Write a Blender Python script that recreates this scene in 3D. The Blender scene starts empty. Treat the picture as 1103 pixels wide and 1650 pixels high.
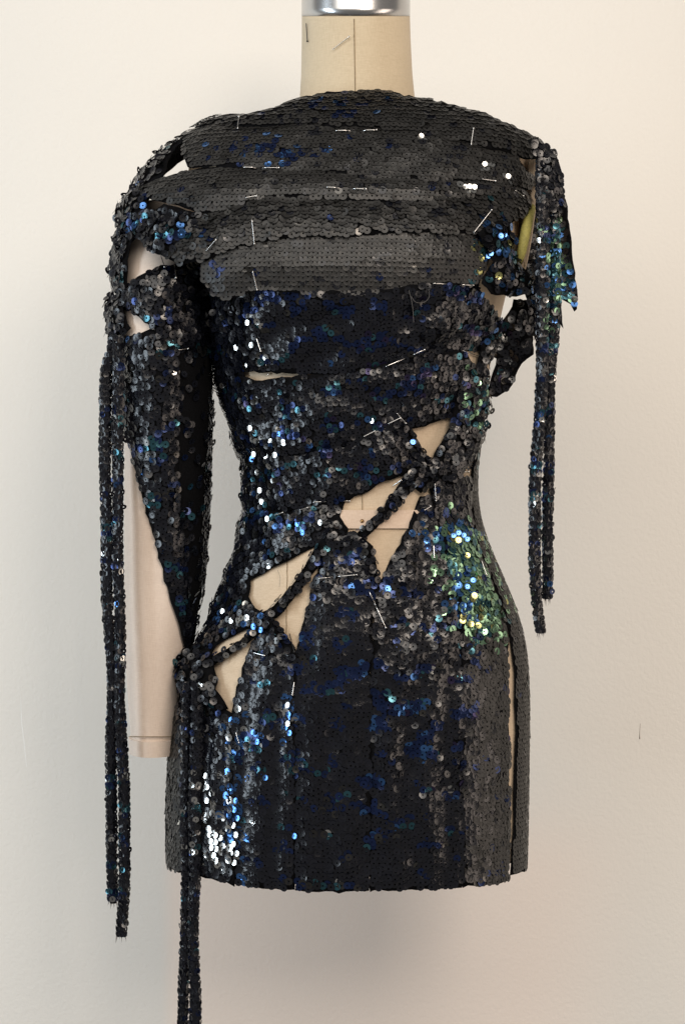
import bpy, math, random
import numpy as np
from mathutils import Vector, Matrix
from mathutils.geometry import delaunay_2d_cdt

random.seed(7)
RNG = np.random.default_rng(11)
scene = bpy.context.scene
COL = scene.collection
R = math.radians

# ------------------------------------------------------------------ camera
K = 0.0006            # metres per photo pixel in the plane Y = 0
Z0 = 1.15             # height of the lens
D = 1.6               # lens to the middle of the dress form
cam_d = bpy.data.cameras.new('camera')
cam_d.sensor_fit = 'HORIZONTAL'
cam_d.sensor_width = 36.0
cam_d.lens = 36.0 * D / (1103 * K)
cam_d.clip_start = 0.05
cam_d.clip_end = 60
cam = bpy.data.objects.new('camera', cam_d)
cam.location = (0, -D, Z0)
cam.rotation_euler = (R(90), 0, 0)
COL.objects.link(cam)
scene.camera = cam

# ------------------------------------------------------------------ world and lamps
world = bpy.data.worlds.new('World')
scene.world = world
world.use_nodes = True
bg = world.node_tree.nodes['Background']
bg.inputs[0].default_value = (1.0, 0.95, 0.90, 1)
bg.inputs[1].default_value = 0.17

def area(name, loc, target, sx, sy, power, color):
    l = bpy.data.lights.new(name, 'AREA')
    l.shape = 'RECTANGLE'; l.size = sx; l.size_y = sy
    l.energy = power; l.color = color
    o = bpy.data.objects.new(name, l)
    o.location = loc
    o.rotation_euler = (Vector(target) - Vector(loc)).to_track_quat('-Z', 'Y').to_euler()
    COL.objects.link(o)
    return o
area('ceiling_bounce', (-0.35, -1.85, 2.45), (0.0, 0.2, 0.8), 2.3, 1.6, 32, (1.0, 0.94, 0.86))  # stands in for light bounced off the unseen ceiling
area('window_lamp', (-1.9, -1.0, 1.2), (0, 0.0, 1.1), 0.45, 1.7, 24, (0.78, 0.90, 1.0))
area('warm_lamp', (0.7, -1.9, 1.95), (0.05, 0.1, 0.95), 0.7, 0.7, 18, (1.0, 0.86, 0.73))

area('side_fill', (1.75, -0.75, 0.95), (0.0, 0.0, 1.0), 0.8, 1.5, 10, (1.0, 0.83, 0.70))  # added warm fill with no seen source, lights the right-hand panels

scene.view_settings.view_transform = 'Standard'
scene.view_settings.look = 'None'
scene.view_settings.exposure = 0.0
scene.view_settings.gamma = 1.0
scene.view_settings.use_curve_mapping = False
scene.render.engine = 'CYCLES'
scene.cycles.max_bounces = 6

# ------------------------------------------------------------------ helpers
def wx(px, Y=0.0): return (px - 551.5) * K * (Y + D) / D
def wz(py, Y=0.0): return Z0 + (825 - py) * K * (Y + D) / D
def P3(px, py, Y): return Vector((wx(px, Y), Y, wz(py, Y)))

def mesh_np(name, verts, faces, mat, smooth=True, attrs=None):
    """verts (n,3), faces (m,k) arrays -> mesh datablock"""
    me = bpy.data.meshes.new(name)
    verts = np.asarray(verts, dtype=np.float32); faces = np.asarray(faces, dtype=np.int32)
    n, (m, k) = len(verts), faces.shape
    me.vertices.add(n); me.vertices.foreach_set('co', verts.ravel())
    me.loops.add(m * k); me.loops.foreach_set('vertex_index', faces.ravel())
    me.polygons.add(m)
    me.polygons.foreach_set('loop_start', np.arange(m, dtype=np.int32) * k)
    me.polygons.foreach_set('loop_total', np.full(m, k, dtype=np.int32))
    me.polygons.foreach_set('use_smooth', np.full(m, smooth, dtype=bool))
    for an, av in (attrs or {}).items():
        a = me.attributes.new(an, 'FLOAT_COLOR', 'POINT')
        a.data.foreach_set('color', np.asarray(av, dtype=np.float32).ravel())
    me.update(calc_edges=True); me.validate()
    if mat: me.materials.append(mat)
    return me

def obj(name, me, parent=None, kind=None):
    o = bpy.data.objects.new(name, me)
    COL.objects.link(o)
    if parent is not None: o.parent = parent
    if kind: o['kind'] = kind
    return o

def thing(name, label, cat, group=None, data=None):
    o = bpy.data.objects.new(name, data); COL.objects.link(o)
    o['label'] = label; o['category'] = cat
    if group: o['group'] = group
    return o

def tube_mesh(name, pts, rad, mat, seg=8, cap=True):
    """round tube along a list of 3D points; rad a number or list"""
    pts = [Vector(p) for p in pts]
    n = len(pts)
    rad = [rad] * n if not hasattr(rad, '__len__') else rad
    V, F = [], []
    up = None
    for i, p in enumerate(pts):
        t = (pts[min(i + 1, n - 1)] - pts[max(i - 1, 0)]).normalized()
        if up is None:
            up = t.orthogonal().normalized()
        up = (up - t * up.dot(t)).normalized()
        s = t.cross(up)
        for k in range(seg):
            a = 2 * math.pi * k / seg
            V.append(p + (up * math.cos(a) + s * math.sin(a)) * rad[i])
    for i in range(n - 1):
        for k in range(seg):
            k2 = (k + 1) % seg
            F.append((i * seg + k, i * seg + k2, (i + 1) * seg + k2, (i + 1) * seg + k))
    me = bpy.data.meshes.new(name)
    if cap:
        F.append(tuple(range(seg))[::-1]); F.append(tuple((n - 1) * seg + k for k in range(seg)))
    me.from_pydata([tuple(v) for v in V], [], F)
    me.polygons.foreach_set('use_smooth', [True] * len(F))
    me.materials.append(mat)
    me.update()
    return me

# ------------------------------------------------------------------ materials
def new_mat(name):
    m = bpy.data.materials.new(name); m.use_nodes = True
    nt = m.node_tree
    return m, nt, nt.nodes['Principled BSDF'], nt.nodes, nt.links

def mat_wall():
    m, nt, b, N, L = new_mat('wall_paint')
    tc = N.new('ShaderNodeTexCoord')
    n1 = N.new('ShaderNodeTexNoise'); n1.inputs['Scale'].default_value = 230; n1.inputs['Detail'].default_value = 4
    n2 = N.new('ShaderNodeTexNoise'); n2.inputs['Scale'].default_value = 2.2; n2.inputs['Detail'].default_value = 3
    L.new(tc.outputs['Object'], n1.inputs['Vector']); L.new(tc.outputs['Object'], n2.inputs['Vector'])
    ramp = N.new('ShaderNodeValToRGB')
    ramp.color_ramp.elements[0].position = 0.3; ramp.color_ramp.elements[0].color = (0.765, 0.742, 0.695, 1)
    ramp.color_ramp.elements[1].position = 0.7; ramp.color_ramp.elements[1].color = (0.80, 0.775, 0.722, 1)
    L.new(n2.outputs['Fac'], ramp.inputs['Fac'])
    # a pinker patch low on the wall, colour lightened against the hem's shadow
    sep = N.new('ShaderNodeSeparateXYZ'); L.new(tc.outputs['Object'], sep.inputs[0])
    def smooth(sock, a, c):
        r = N.new('ShaderNodeMapRange'); r.interpolation_type = 'SMOOTHSTEP'
        r.inputs['From Min'].default_value = a; r.inputs['From Max'].default_value = c
        L.new(sock, r.inputs['Value']); return r.outputs['Result']
    def mul(a, c):
        q = N.new('ShaderNodeMath'); q.operation = 'MULTIPLY'; L.new(a, q.inputs[0]); L.new(c, q.inputs[1]); return q.outputs[0]
    YW = 0.32
    xl, xr = wx(270, YW), wx(845, YW)
    e1 = smooth(sep.outputs['X'], xl - 0.012, xl + 0.012)
    e2 = smooth(sep.outputs['X'], xr + 0.16, xr - 0.02)
    e3 = smooth(sep.outputs['Z'], wz(1250, YW), wz(1420, YW))
    f = mul(mul(e1, e2), e3)
    mix = N.new('ShaderNodeMix'); mix.data_type = 'RGBA'
    L.new(f, mix.inputs['Factor']); L.new(ramp.outputs['Color'], mix.inputs['A'])
    mix.inputs['B'].default_value = (0.85, 0.755, 0.675, 1)
    L.new(mix.outputs['Result'], b.inputs['Base Color'])
    b.inputs['Roughness'].default_value = 0.62
    bump = N.new('ShaderNodeBump'); bump.inputs['Strength'].default_value = 0.28; bump.inputs['Distance'].default_value = 0.002
    L.new(n1.outputs['Fac'], bump.inputs['Height']); L.new(bump.outputs['Normal'], b.inputs['Normal'])
    return m

def mat_linen(name, c1, c2, rough=0.9):
    m, nt, b, N, L = new_mat(name)
    tc = N.new('ShaderNodeTexCoord')
    mp1 = N.new('ShaderNodeMapping'); mp1.inputs['Scale'].default_value = (160, 160, 2600)
    mp2 = N.new('ShaderNodeMapping'); mp2.inputs['Scale'].default_value = (2600, 2600, 130)
    L.new(tc.outputs['Object'], mp1.inputs[0]); L.new(tc.outputs['Object'], mp2.inputs[0])
    a = N.new('ShaderNodeTexNoise'); a.inputs['Scale'].default_value = 1; a.inputs['Detail'].default_value = 2
    c = N.new('ShaderNodeTexNoise'); c.inputs['Scale'].default_value = 1; c.inputs['Detail'].default_value = 2
    L.new(mp1.outputs[0], a.inputs['Vector']); L.new(mp2.outputs[0], c.inputs['Vector'])
    ad = N.new('ShaderNodeMath'); ad.operation = 'ADD'; L.new(a.outputs['Fac'], ad.inputs[0]); L.new(c.outputs['Fac'], ad.inputs[1])
    big = N.new('ShaderNodeTexNoise'); big.inputs['Scale'].default_value = 14; big.inputs['Detail'].default_value = 4
    L.new(tc.outputs['Object'], big.inputs['Vector'])
    ad2 = N.new('ShaderNodeMath'); ad2.operation = 'MULTIPLY_ADD'; ad2.inputs[1].default_value = 0.8
    L.new(big.outputs['Fac'], ad2.inputs[0]); L.new(ad.outputs[0], ad2.inputs[2])
    ramp = N.new('ShaderNodeValToRGB')
    ramp.color_ramp.elements[0].position = 0.95; ramp.color_ramp.elements[0].color = (*c1, 1)
    ramp.color_ramp.elements[1].position = 1.0; ramp.color_ramp.elements[1].color = (*c2, 1)
    mr = N.new('ShaderNodeMapRange'); mr.inputs['From Min'].default_value = 0.9; mr.inputs['From Max'].default_value = 1.9
    L.new(ad2.outputs[0], mr.inputs['Value'])
    ramp.color_ramp.elements[0].position = 0.2; ramp.color_ramp.elements[1].position = 0.8
    L.new(mr.outputs['Result'], ramp.inputs['Fac']); L.new(ramp.outputs['Color'], b.inputs['Base Color'])
    b.inputs['Roughness'].default_value = rough
    b.inputs['Sheen Weight'].default_value = 0.15
    bump = N.new('ShaderNodeBump'); bump.inputs['Strength'].default_value = 0.25; bump.inputs['Distance'].default_value = 0.0004
    L.new(ad.outputs[0], bump.inputs['Height']); L.new(bump.outputs['Normal'], b.inputs['Normal'])
    return m

def mat_simple(name, color, rough=0.5, metal=0.0, noise=0.0, scale=300):
    m, nt, b, N, L = new_mat(name)
    b.inputs['Roughness'].default_value = rough; b.inputs['Metallic'].default_value = metal
    n = N.new('ShaderNodeTexNoise'); n.inputs['Scale'].default_value = scale; n.inputs['Detail'].default_value = 3
    tc = N.new('ShaderNodeTexCoord'); L.new(tc.outputs['Object'], n.inputs['Vector'])
    r = N.new('ShaderNodeValToRGB')
    r.color_ramp.elements[0].color = (*[c * (1 - noise) for c in color], 1)
    r.color_ramp.elements[1].color = (*[min(1, c * (1 + noise)) for c in color], 1)
    r.color_ramp.elements[0].position = 0.3; r.color_ramp.elements[1].position = 0.7
    L.new(n.outputs['Fac'], r.inputs['Fac']); L.new(r.outputs['Color'], b.inputs['Base Color'])
    return m

def mat_sequin():
    m, nt, b, N, L = new_mat('sequin_plastic')
    at = N.new('ShaderNodeAttribute'); at.attribute_name = 'tint'
    L.new(at.outputs['Color'], b.inputs['Base Color'])
    L.new(at.outputs['Alpha'], b.inputs['Metallic'])
    b.inputs['Roughness'].default_value = 0.24
    b.inputs['IOR'].default_value = 1.5
    n = N.new('ShaderNodeTexNoise'); n.inputs['Scale'].default_value = 420; n.inputs['Detail'].default_value = 2
    tc = N.new('ShaderNodeTexCoord'); L.new(tc.outputs['Object'], n.inputs['Vector'])
    mr = N.new('ShaderNodeMapRange'); mr.inputs['To Min'].default_value = -0.07; mr.inputs['To Max'].default_value = 0.07
    L.new(n.outputs['Fac'], mr.inputs['Value'])
    fin = N.new('ShaderNodeAttribute'); fin.attribute_name = 'finish'      # satin black ones, shiny foiled ones
    sm = N.new('ShaderNodeMath'); sm.operation = 'ADD'; L.new(mr.outputs['Result'], sm.inputs[0]); L.new(fin.outputs['Fac'], sm.inputs[1])
    L.new(sm.outputs[0], b.inputs['Roughness'])
    return m

M_WALL = mat_wall()
M_LINEN = mat_linen('form_linen', (0.50, 0.385, 0.265), (0.64, 0.515, 0.375))
M_NECK = mat_linen('neck_linen', (0.50, 0.41, 0.28), (0.60, 0.50, 0.355))
M_ARM = mat_linen('arm_linen', (0.68, 0.555, 0.46), (0.79, 0.665, 0.565))
M_TAPE = mat_linen('twill_tape', (0.54, 0.41, 0.31), (0.66, 0.52, 0.41))
M_SEAM = mat_simple('seam_thread', (0.24, 0.18, 0.11), 0.9, 0, 0.3)
M_CHROME = mat_simple('polished_steel', (0.58, 0.58, 0.58), 0.27, 1.0, 0.05, 40)
M_OLIVE = mat_simple('olive_webbing', (0.30, 0.27, 0.07), 0.7, 0, 0.2, 500)
M_BRASS = mat_simple('brass_tack', (0.32, 0.2, 0.09), 0.35, 1.0, 0.1)
M_CLOTH = mat_simple('black_mesh_cloth', (0.0035, 0.0035, 0.0042), 0.95, 0, 0.4, 700)
M_CLOTH.node_tree.nodes['Principled BSDF'].inputs['Specular IOR Level'].default_value = 0.08
M_FRAY = mat_simple('frayed_net', (0.16, 0.14, 0.13), 0.9, 0, 0.4, 700)
M_PIN = mat_simple('steel_pin', (0.75, 0.74, 0.72), 0.22, 1.0, 0.05)
M_PINDARK = mat_simple('dark_pin', (0.03, 0.03, 0.03), 0.4, 0.5, 0.2)
M_SEQ = mat_sequin()
M_MARK = mat_simple('wall_scuff', (0.88, 0.87, 0.84), 0.8, 0, 0.03)
M_MARKD = mat_simple('wall_nick', (0.25, 0.20, 0.17), 0.8, 0, 0.1)
M_THREAD = mat_simple('loose_thread', (0.16, 0.15, 0.14), 0.8, 0, 0.1)

# ------------------------------------------------------------------ wall
YW = 0.32
wm = mesh_np('wall', [(-3, YW, -0.3), (3, YW, -0.3), (3, YW, 3.2), (-3, YW, 3.2)], [(0, 1, 2, 3)], M_WALL, False)
wall = obj('wall', wm, kind='structure')
sc_l = [(33.3, 1120), (35, 1165), (38.6, 1195), (43, 1236)]; sc_w = [.6, 1.6, 1.8, 1.0]
scv = [tuple(P3(x + q * w_, y, YW - .00012)) for (x, y), w_ in zip(sc_l, sc_w) for q in (-.5, .5)]
obj('scuff', mesh_np('scuff', scv, [(2 * k, 2 * k + 2, 2 * k + 3, 2 * k + 1) for k in range(3)], M_MARK, False), wall)
obj('nick', tube_mesh('nick', [P3(1031, 1166, YW - .0002), P3(1030, 1182, YW - .0002), P3(1030, 1191, YW - .0002)], [.00015, .0002, .0005], M_MARKD, 6), wall)

# ------------------------------------------------------------------ surfaces (z rows of ellipse-like sections)
def smooth_rows(x, xp, fp, w):
    y = np.interp(x, xp, fp)
    k = np.ones(w) / w
    yp = np.concatenate([np.full(w, y[0]), y, np.full(w, y[-1])])
    for _ in range(2): yp = np.convolve(yp, k, mode='same')
    return yp[w:-w]

class Surf:
    """rows: (py, left px, right px, front depth, back depth); yc centre depth; e squareness"""
    def __init__(self, rows, yc=0.0, e=1.0, smooth=15, bumps=()):
        rows = sorted(rows, key=lambda r: -r[0])
        py = np.array([r[0] for r in rows], float)
        z = Z0 + (825 - py) * K
        self.z0, self.z1 = z[0], z[-1]
        self.n = 260
        self.zs = np.linspace(self.z0, self.z1, self.n)
        L = np.array([(r[1] - 551.5) * K for r in rows]); Rr = np.array([(r[2] - 551.5) * K for r in rows])
        s = lambda f: smooth_rows(self.zs, z, f, smooth)
        Ls, Rs = s(L), s(Rr)
        self.cx = (Ls + Rs) / 2; self.a = (Rs - Ls) / 2
        self.bf = s(np.array([r[3] for r in rows])); self.bb = s(np.array([r[4] for r in rows]))
        self.yc, self.e, self.bumps = yc, e, bumps
        M = 721
        self.th = np.linspace(-math.pi, math.pi, M)
        TH, ZZ = np.meshgrid(self.th, self.zs)
        P = self.pos(TH, ZZ)
        seg = np.hypot(np.diff(P[..., 0], axis=1), np.diff(P[..., 1], axis=1))
        U = np.concatenate([np.zeros((self.n, 1)), np.cumsum(seg, axis=1)], axis=1)
        self.U = U - U[:, [M // 2]]
        self.umax = np.abs(self.U).max()
        self.ug = np.linspace(-self.umax, self.umax, 801)
        self.T = np.stack([np.interp(self.ug, self.U[i], self.th) for i in range(self.n)])
    def _r(self, arr, z): return np.interp(z, self.zs, arr)
    def pos(self, th, z):
        a, cx, bf, bb = (self._r(q, z) for q in (self.a, self.cx, self.bf, self.bb))
        s, c = np.sin(th), np.cos(th)
        e = self.e
        x = cx + a * np.sign(s) * np.abs(s) ** e
        b = np.where(c > 0, bf, bb)
        y = self.yc - b * np.sign(c) * np.abs(c) ** e
        for (bx, bz, A, sx, sz) in self.bumps:
            y = y - A * np.exp(-((x - bx) / sx) ** 2 - ((z - bz) / sz) ** 2) * np.clip(c, 0, 1)
        return np.stack([x, y, z], axis=-1)
    def theta(self, u, z):
        zi = np.clip((z - self.z0) / (self.z1 - self.z0) * (self.n - 1), 0, self.n - 1.001)
        ui = np.clip((u + self.umax) / (2 * self.umax) * 800, 0, 799.999)
        i, j = zi.astype(int), ui.astype(int); fz, fu = zi - i, ui - j
        T = self.T
        return (T[i, j] * (1 - fz) * (1 - fu) + T[i + 1, j] * fz * (1 - fu) + T[i, j + 1] * (1 - fz) * fu + T[i + 1, j + 1] * fz * fu)
    def uv_pos(self, u, z): return self.pos(self.theta(u, z), z)
    def px2uv(self, px, py):
        px = np.asarray(px, float); py = np.asarray(py, float)
        y = np.full(px.shape, self.yc - 0.05)
        for _ in range(30):
            sc = K * (y + D) / D
            X = (px - 551.5) * sc; Z = Z0 + (825 - py) * sc
            q = (X - self._r(self.cx, Z)) / self._r(self.a, Z)
            qc = np.clip(q, -0.9995, 0.9995)
            th = np.arcsin(np.sign(qc) * np.abs(qc) ** (1 / self.e))
            y = 0.5 * y + 0.5 * self.pos(th, Z)[..., 1]
        ext = np.sign(q) * np.clip(np.abs(q) - 0.9995, 0, None) * self._r(self.a, Z) / np.maximum(self._r(self.bb, Z), .02) * 1.6
        th = th + ext
        zi = np.clip(((Z - self.z0) / (self.z1 - self.z0) * (self.n - 1)).round().astype(int), 0, self.n - 1)
        u = np.array([np.interp(t, self.th, self.U[k]) for t, k in zip(th.ravel(), zi.ravel())]).reshape(th.shape)
        return u, Z

bx = lambda px: (px - 551.5) * K
bz = lambda py: Z0 + (825 - py) * K
TORSO = Surf([
    (150, 488, 662, .052, .056), (165, 478, 668, .054, .058), (178, 440, 712, .057, .066), (192, 392, 778, .060, .074), (212, 332, 838, .066, .080),
    (232, 304, 862, .072, .085), (300, 300, 852, .088, .092), (360, 308, 842, .100, .096), (420, 322, 832, .108, .098), (480, 335, 815, .106, .097),
    (570, 351, 795, .096, .090), (650, 371, 779, .089, .084), (700, 387, 772, .086, .080), (760, 399, 763, .084, .077), (820, 400, 765, .085, .077),
    (870, 393, 778, .089, .082), (920, 375, 801, .094, .092), (970, 356, 822, .100, .102), (1020, 333, 838, .105, .110), (1070, 306, 845, .108, .114),
    (1130, 288, 847, .111, .116), (1210, 277, 846, .113, .116), (1300, 273, 845, .114, .115), (1440, 274, 842, .115, .114)],
    e=0.92, smooth=9, bumps=[(bx(462), bz(455), .008, .055, .055), (bx(690), bz(450), .008, .055, .055)])
YOKE = Surf([
    (120, 500, 655, .053, .056), (150, 486, 666, .054, .058), (165, 470, 676, .056, .062), (178, 432, 716, .060, .068), (192, 385, 778, .065, .076), (212, 328, 838, .074, .082),
    (232, 298, 866, .081, .086), (262, 268, 868, .090, .090), (300, 236, 862, .100, .092), (345, 206, 856, .111, .094), (400, 202, 850, .115, .095),
    (450, 196, 846, .113, .095), (520, 200, 846, .108, .095)],
    e=0.80, smooth=9)
ARM = Surf([
    (330, 205, 330, .042, .030), (380, 198, 338, .056, .042), (450, 195, 340, .064, .046), (560, 196, 338, .060, .046), (700, 200, 333, .052, .045),
    (850, 199, 328, .043, .043), (940, 199, 321, .042, .042), (1020, 200, 310, .041, .041), (1100, 203, 300, .040, .040), (1180, 209, 292, .038, .038), (1215, 212, 290, .037, .037)],
    yc=0.0, e=1.0, smooth=11)

def surf_mesh(name, S, z0, z1, nz, nt, off, mat, cap=True):
    z = np.linspace(z0, z1, nz); th = np.linspace(-math.pi, math.pi, nt, endpoint=False)
    TH, ZZ = np.meshgrid(th, z)
    P = S.pos(TH, ZZ)
    c = np.stack([S._r(S.cx, ZZ), np.full_like(ZZ, S.yc), ZZ], -1)
    d = P - c; l = np.linalg.norm(d, axis=-1, keepdims=True)
    P = P + d / l * off
    V = P.reshape(-1, 3)
    F = [(i * nt + j, i * nt + (j + 1) % nt, (i + 1) * nt + (j + 1) % nt, (i + 1) * nt + j) for i in range(nz - 1) for j in range(nt)]
    me = bpy.data.meshes.new(name)
    faces = list(F)
    if cap:
        faces.append(tuple(range(nt))[::-1]); faces.append(tuple((nz - 1) * nt + j for j in range(nt)))
    me.from_pydata(V.tolist(), [], faces)
    me.polygons.foreach_set('use_smooth', [True] * len(F) + [False] * (len(faces) - len(F)))
    me.materials.append(mat); me.update()
    return me

# ------------------------------------------------------------------ dress form
form = thing('dress_form', 'beige linen dress form with steel neck cap and one padded arm', 'dress form')
form.location = (0, 0, 0)
obj('torso', surf_mesh('torso', TORSO, bz(1372), bz(196), 120, 120, -0.0015, M_LINEN), form)
NECK = Surf([(22, 486, 660, .052, .052), (60, 486, 661, .052, .052), (120, 485, 664, .053, .053), (170, 482, 669, .055, .056), (200, 470, 680, .058, .06)], smooth=9)
neck = obj('neck', surf_mesh('neck', NECK, bz(190), bz(25), 30, 72, 0, M_NECK), form)
def slant(o, py_lo):
    for v in o.data.vertices:
        f = min(1, max(0, (v.co.z - bz(py_lo)) / (bz(25) - bz(py_lo))))
        v.co.z += .30 * v.co.y * f
    o.data.update()
slant(neck, 120)
def sline(S, pts, off, r, mat, name, parent, seg=6, n=24):
    px = np.interp(np.linspace(0, 1, n), np.linspace(0, 1, len(pts)), [p[0] for p in pts])
    py = np.interp(np.linspace(0, 1, n), np.linspace(0, 1, len(pts)), [p[1] for p in pts])
    u, z = S.px2uv(px, py)
    p, nrm, _, _ = frame(S, u, z, lambda a, b: np.full(a.shape, off))
    return obj(name, tube_mesh(name, p.tolist(), r, mat, seg), parent)
def frame(S, u, z, off):
    e = 0.0012
    def pp(u_, z_):
        p0 = S.uv_pos(u_, z_)
        du = S.uv_pos(u_ + e, z_) - S.uv_pos(u_ - e, z_); dz = S.uv_pos(u_, z_ + e) - S.uv_pos(u_, z_ - e)
        n = np.cross(du, dz); n /= np.linalg.norm(n, axis=-1, keepdims=True) + 1e-12
        return p0 + n * off(u_, z_)[..., None], n
    p, n0 = pp(u, z)
    du = pp(u + e, z)[0] - pp(u - e, z)[0]; dz = pp(u, z + e)[0] - pp(u, z - e)[0]
    n = np.cross(du, dz); n /= np.linalg.norm(n, axis=-1, keepdims=True) + 1e-12
    tu = du / (np.linalg.norm(du, axis=-1, keepdims=True) + 1e-12)
    tv = np.cross(n, tu)
    return p, n, tu, tv
sline(NECK, [(570, 30), (572, 150)], 0.0, .0005, M_SEAM, 'seam', neck)
# steel cap
capm = Surf([(-40, 487, 659, .0515, .0515), (26, 487, 659, .0515, .0515)], smooth=3)
slant(obj('neck_cap', surf_mesh('neck_cap', capm, bz(25), bz(-38), 6, 96, 0.0008, M_CHROME), form), 26)
# waist tape with tack, seams
def band(S, py0, py1, off, name, mat, parent, th0=-math.pi, th1=math.pi, n=160):
    th = np.linspace(th0, th1, n)
    z0, z1 = bz(py0), bz(py1)
    V, F = [], []
    for (z, o) in ((z1, -.001), (z1, off), (z0, off), (z0, -.001)):
        P = S.pos(th, np.full(n, z)); c = np.stack([np.full(n, S._r(S.cx, z)), np.full(n, S.yc), np.full(n, z)], -1)
        d = P - c; d /= np.linalg.norm(d, axis=1, keepdims=True)
        V.append(P + d * o)
    V = np.concatenate(V)
    for k in range(3):
        for j in range(n - 1):
            F.append((k * n + j, k * n + j + 1, (k + 1) * n + j + 1, (k + 1) * n + j))
    return obj(name, mesh_np(name, V, F, mat, False), parent)
tape = band(TORSO, 822, 850, 0.0014, 'waist_tape', M_TAPE, form)
u, z = TORSO.px2uv([583], [840])
p, n, _, _ = frame(TORSO, u, z, lambda a, b: np.full(a.shape, .0012))
tk = tube_mesh('tack', [Vector(p[0]) + Vector(n[0]) * q for q in (-.001, .0003, .001, .0014)], [.0019, .0019, .0013, .0003], M_BRASS, 10)
obj('tack', tk, tape)
sline(TORSO, [(583, 760), (584, 950)], -.0012, .0004, M_SEAM, 'seam', form)
sline(TORSO, [(462, 860), (460, 1060)], -.0012, .0004, M_SEAM, 'seam', form)
# arm
arm = obj('arm', surf_mesh('arm', ARM, bz(1210), bz(335), 110, 72, -0.0012, M_ARM), form)
band(ARM, 1212, 1187, 0.0011, 'cuff_band', M_ARM, arm)
sline(ARM, [(300, 1187), (210, 1187)], .0012, .0004, M_SEAM, 'cuff_stitching', arm)
# shoulder plate on the armless side: an oval disc with webbing rim
def plate():
    c = P3(838, 345, 0.0); V, F = [], []
    n = 48
    ax = Vector((1, 0, -0.12)).normalized(); up = Vector((0.12, 0, 1)).normalized(); fr = Vector((0, 1, 0))
    rings = [(0, .96), (.004, 1.0), (.009, 1.0), (.010, .95)]
    for (h, s) in rings:
        for k in range(n):
            a = 2 * math.pi * k / n
            V.append(c + ax * h + up * (math.cos(a) * .062 * s) + fr * (math.sin(a) * .047 * s))
    for i in range(3):
        for k in range(n):
            F.append((i * n + k, i * n + (k + 1) % n, (i + 1) * n + (k + 1) % n, (i + 1) * n + k))
    me = bpy.data.meshes.new('armhole_plate'); me.from_pydata([tuple(v) for v in V], [], F + [tuple(range(n))[::-1], tuple(3 * n + k for k in range(n))])
    me.materials.append(M_LINEN); me.update()
    return obj('armhole_plate', me, form)
plate()

# ------------------------------------------------------------------ sequins
SEG = 10
ang = np.arange(SEG) * 2 * math.pi / SEG
RING = np.concatenate([np.stack([np.cos(ang), np.sin(ang), np.full(SEG, .035)], 1), np.stack([np.cos(ang) * .62, np.sin(ang) * .62, np.full(SEG, .0)], 1),
                       np.stack([np.cos(ang) * .235, np.sin(ang) * .235, np.full(SEG, -.015)], 1)])
RF = np.array([(r * SEG + k, r * SEG + (k + 1) % SEG, (r + 1) * SEG + (k + 1) % SEG, (r + 1) * SEG + k) for r in range(2) for k in range(SEG)])[:, ::-1]
SR = 0.0036   # sequin radius

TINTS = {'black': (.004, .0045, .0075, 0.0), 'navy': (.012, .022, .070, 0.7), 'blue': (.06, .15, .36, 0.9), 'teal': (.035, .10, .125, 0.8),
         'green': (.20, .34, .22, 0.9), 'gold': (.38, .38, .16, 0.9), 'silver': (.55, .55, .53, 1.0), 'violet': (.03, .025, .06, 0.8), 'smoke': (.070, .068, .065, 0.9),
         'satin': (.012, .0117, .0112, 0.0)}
ROUGH = np.array([.25, .22, .17, .20, .20, .18, .19, .24, .22, .46])
TN = list(TINTS); TA = np.array([TINTS[k] for k in TN])
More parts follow.
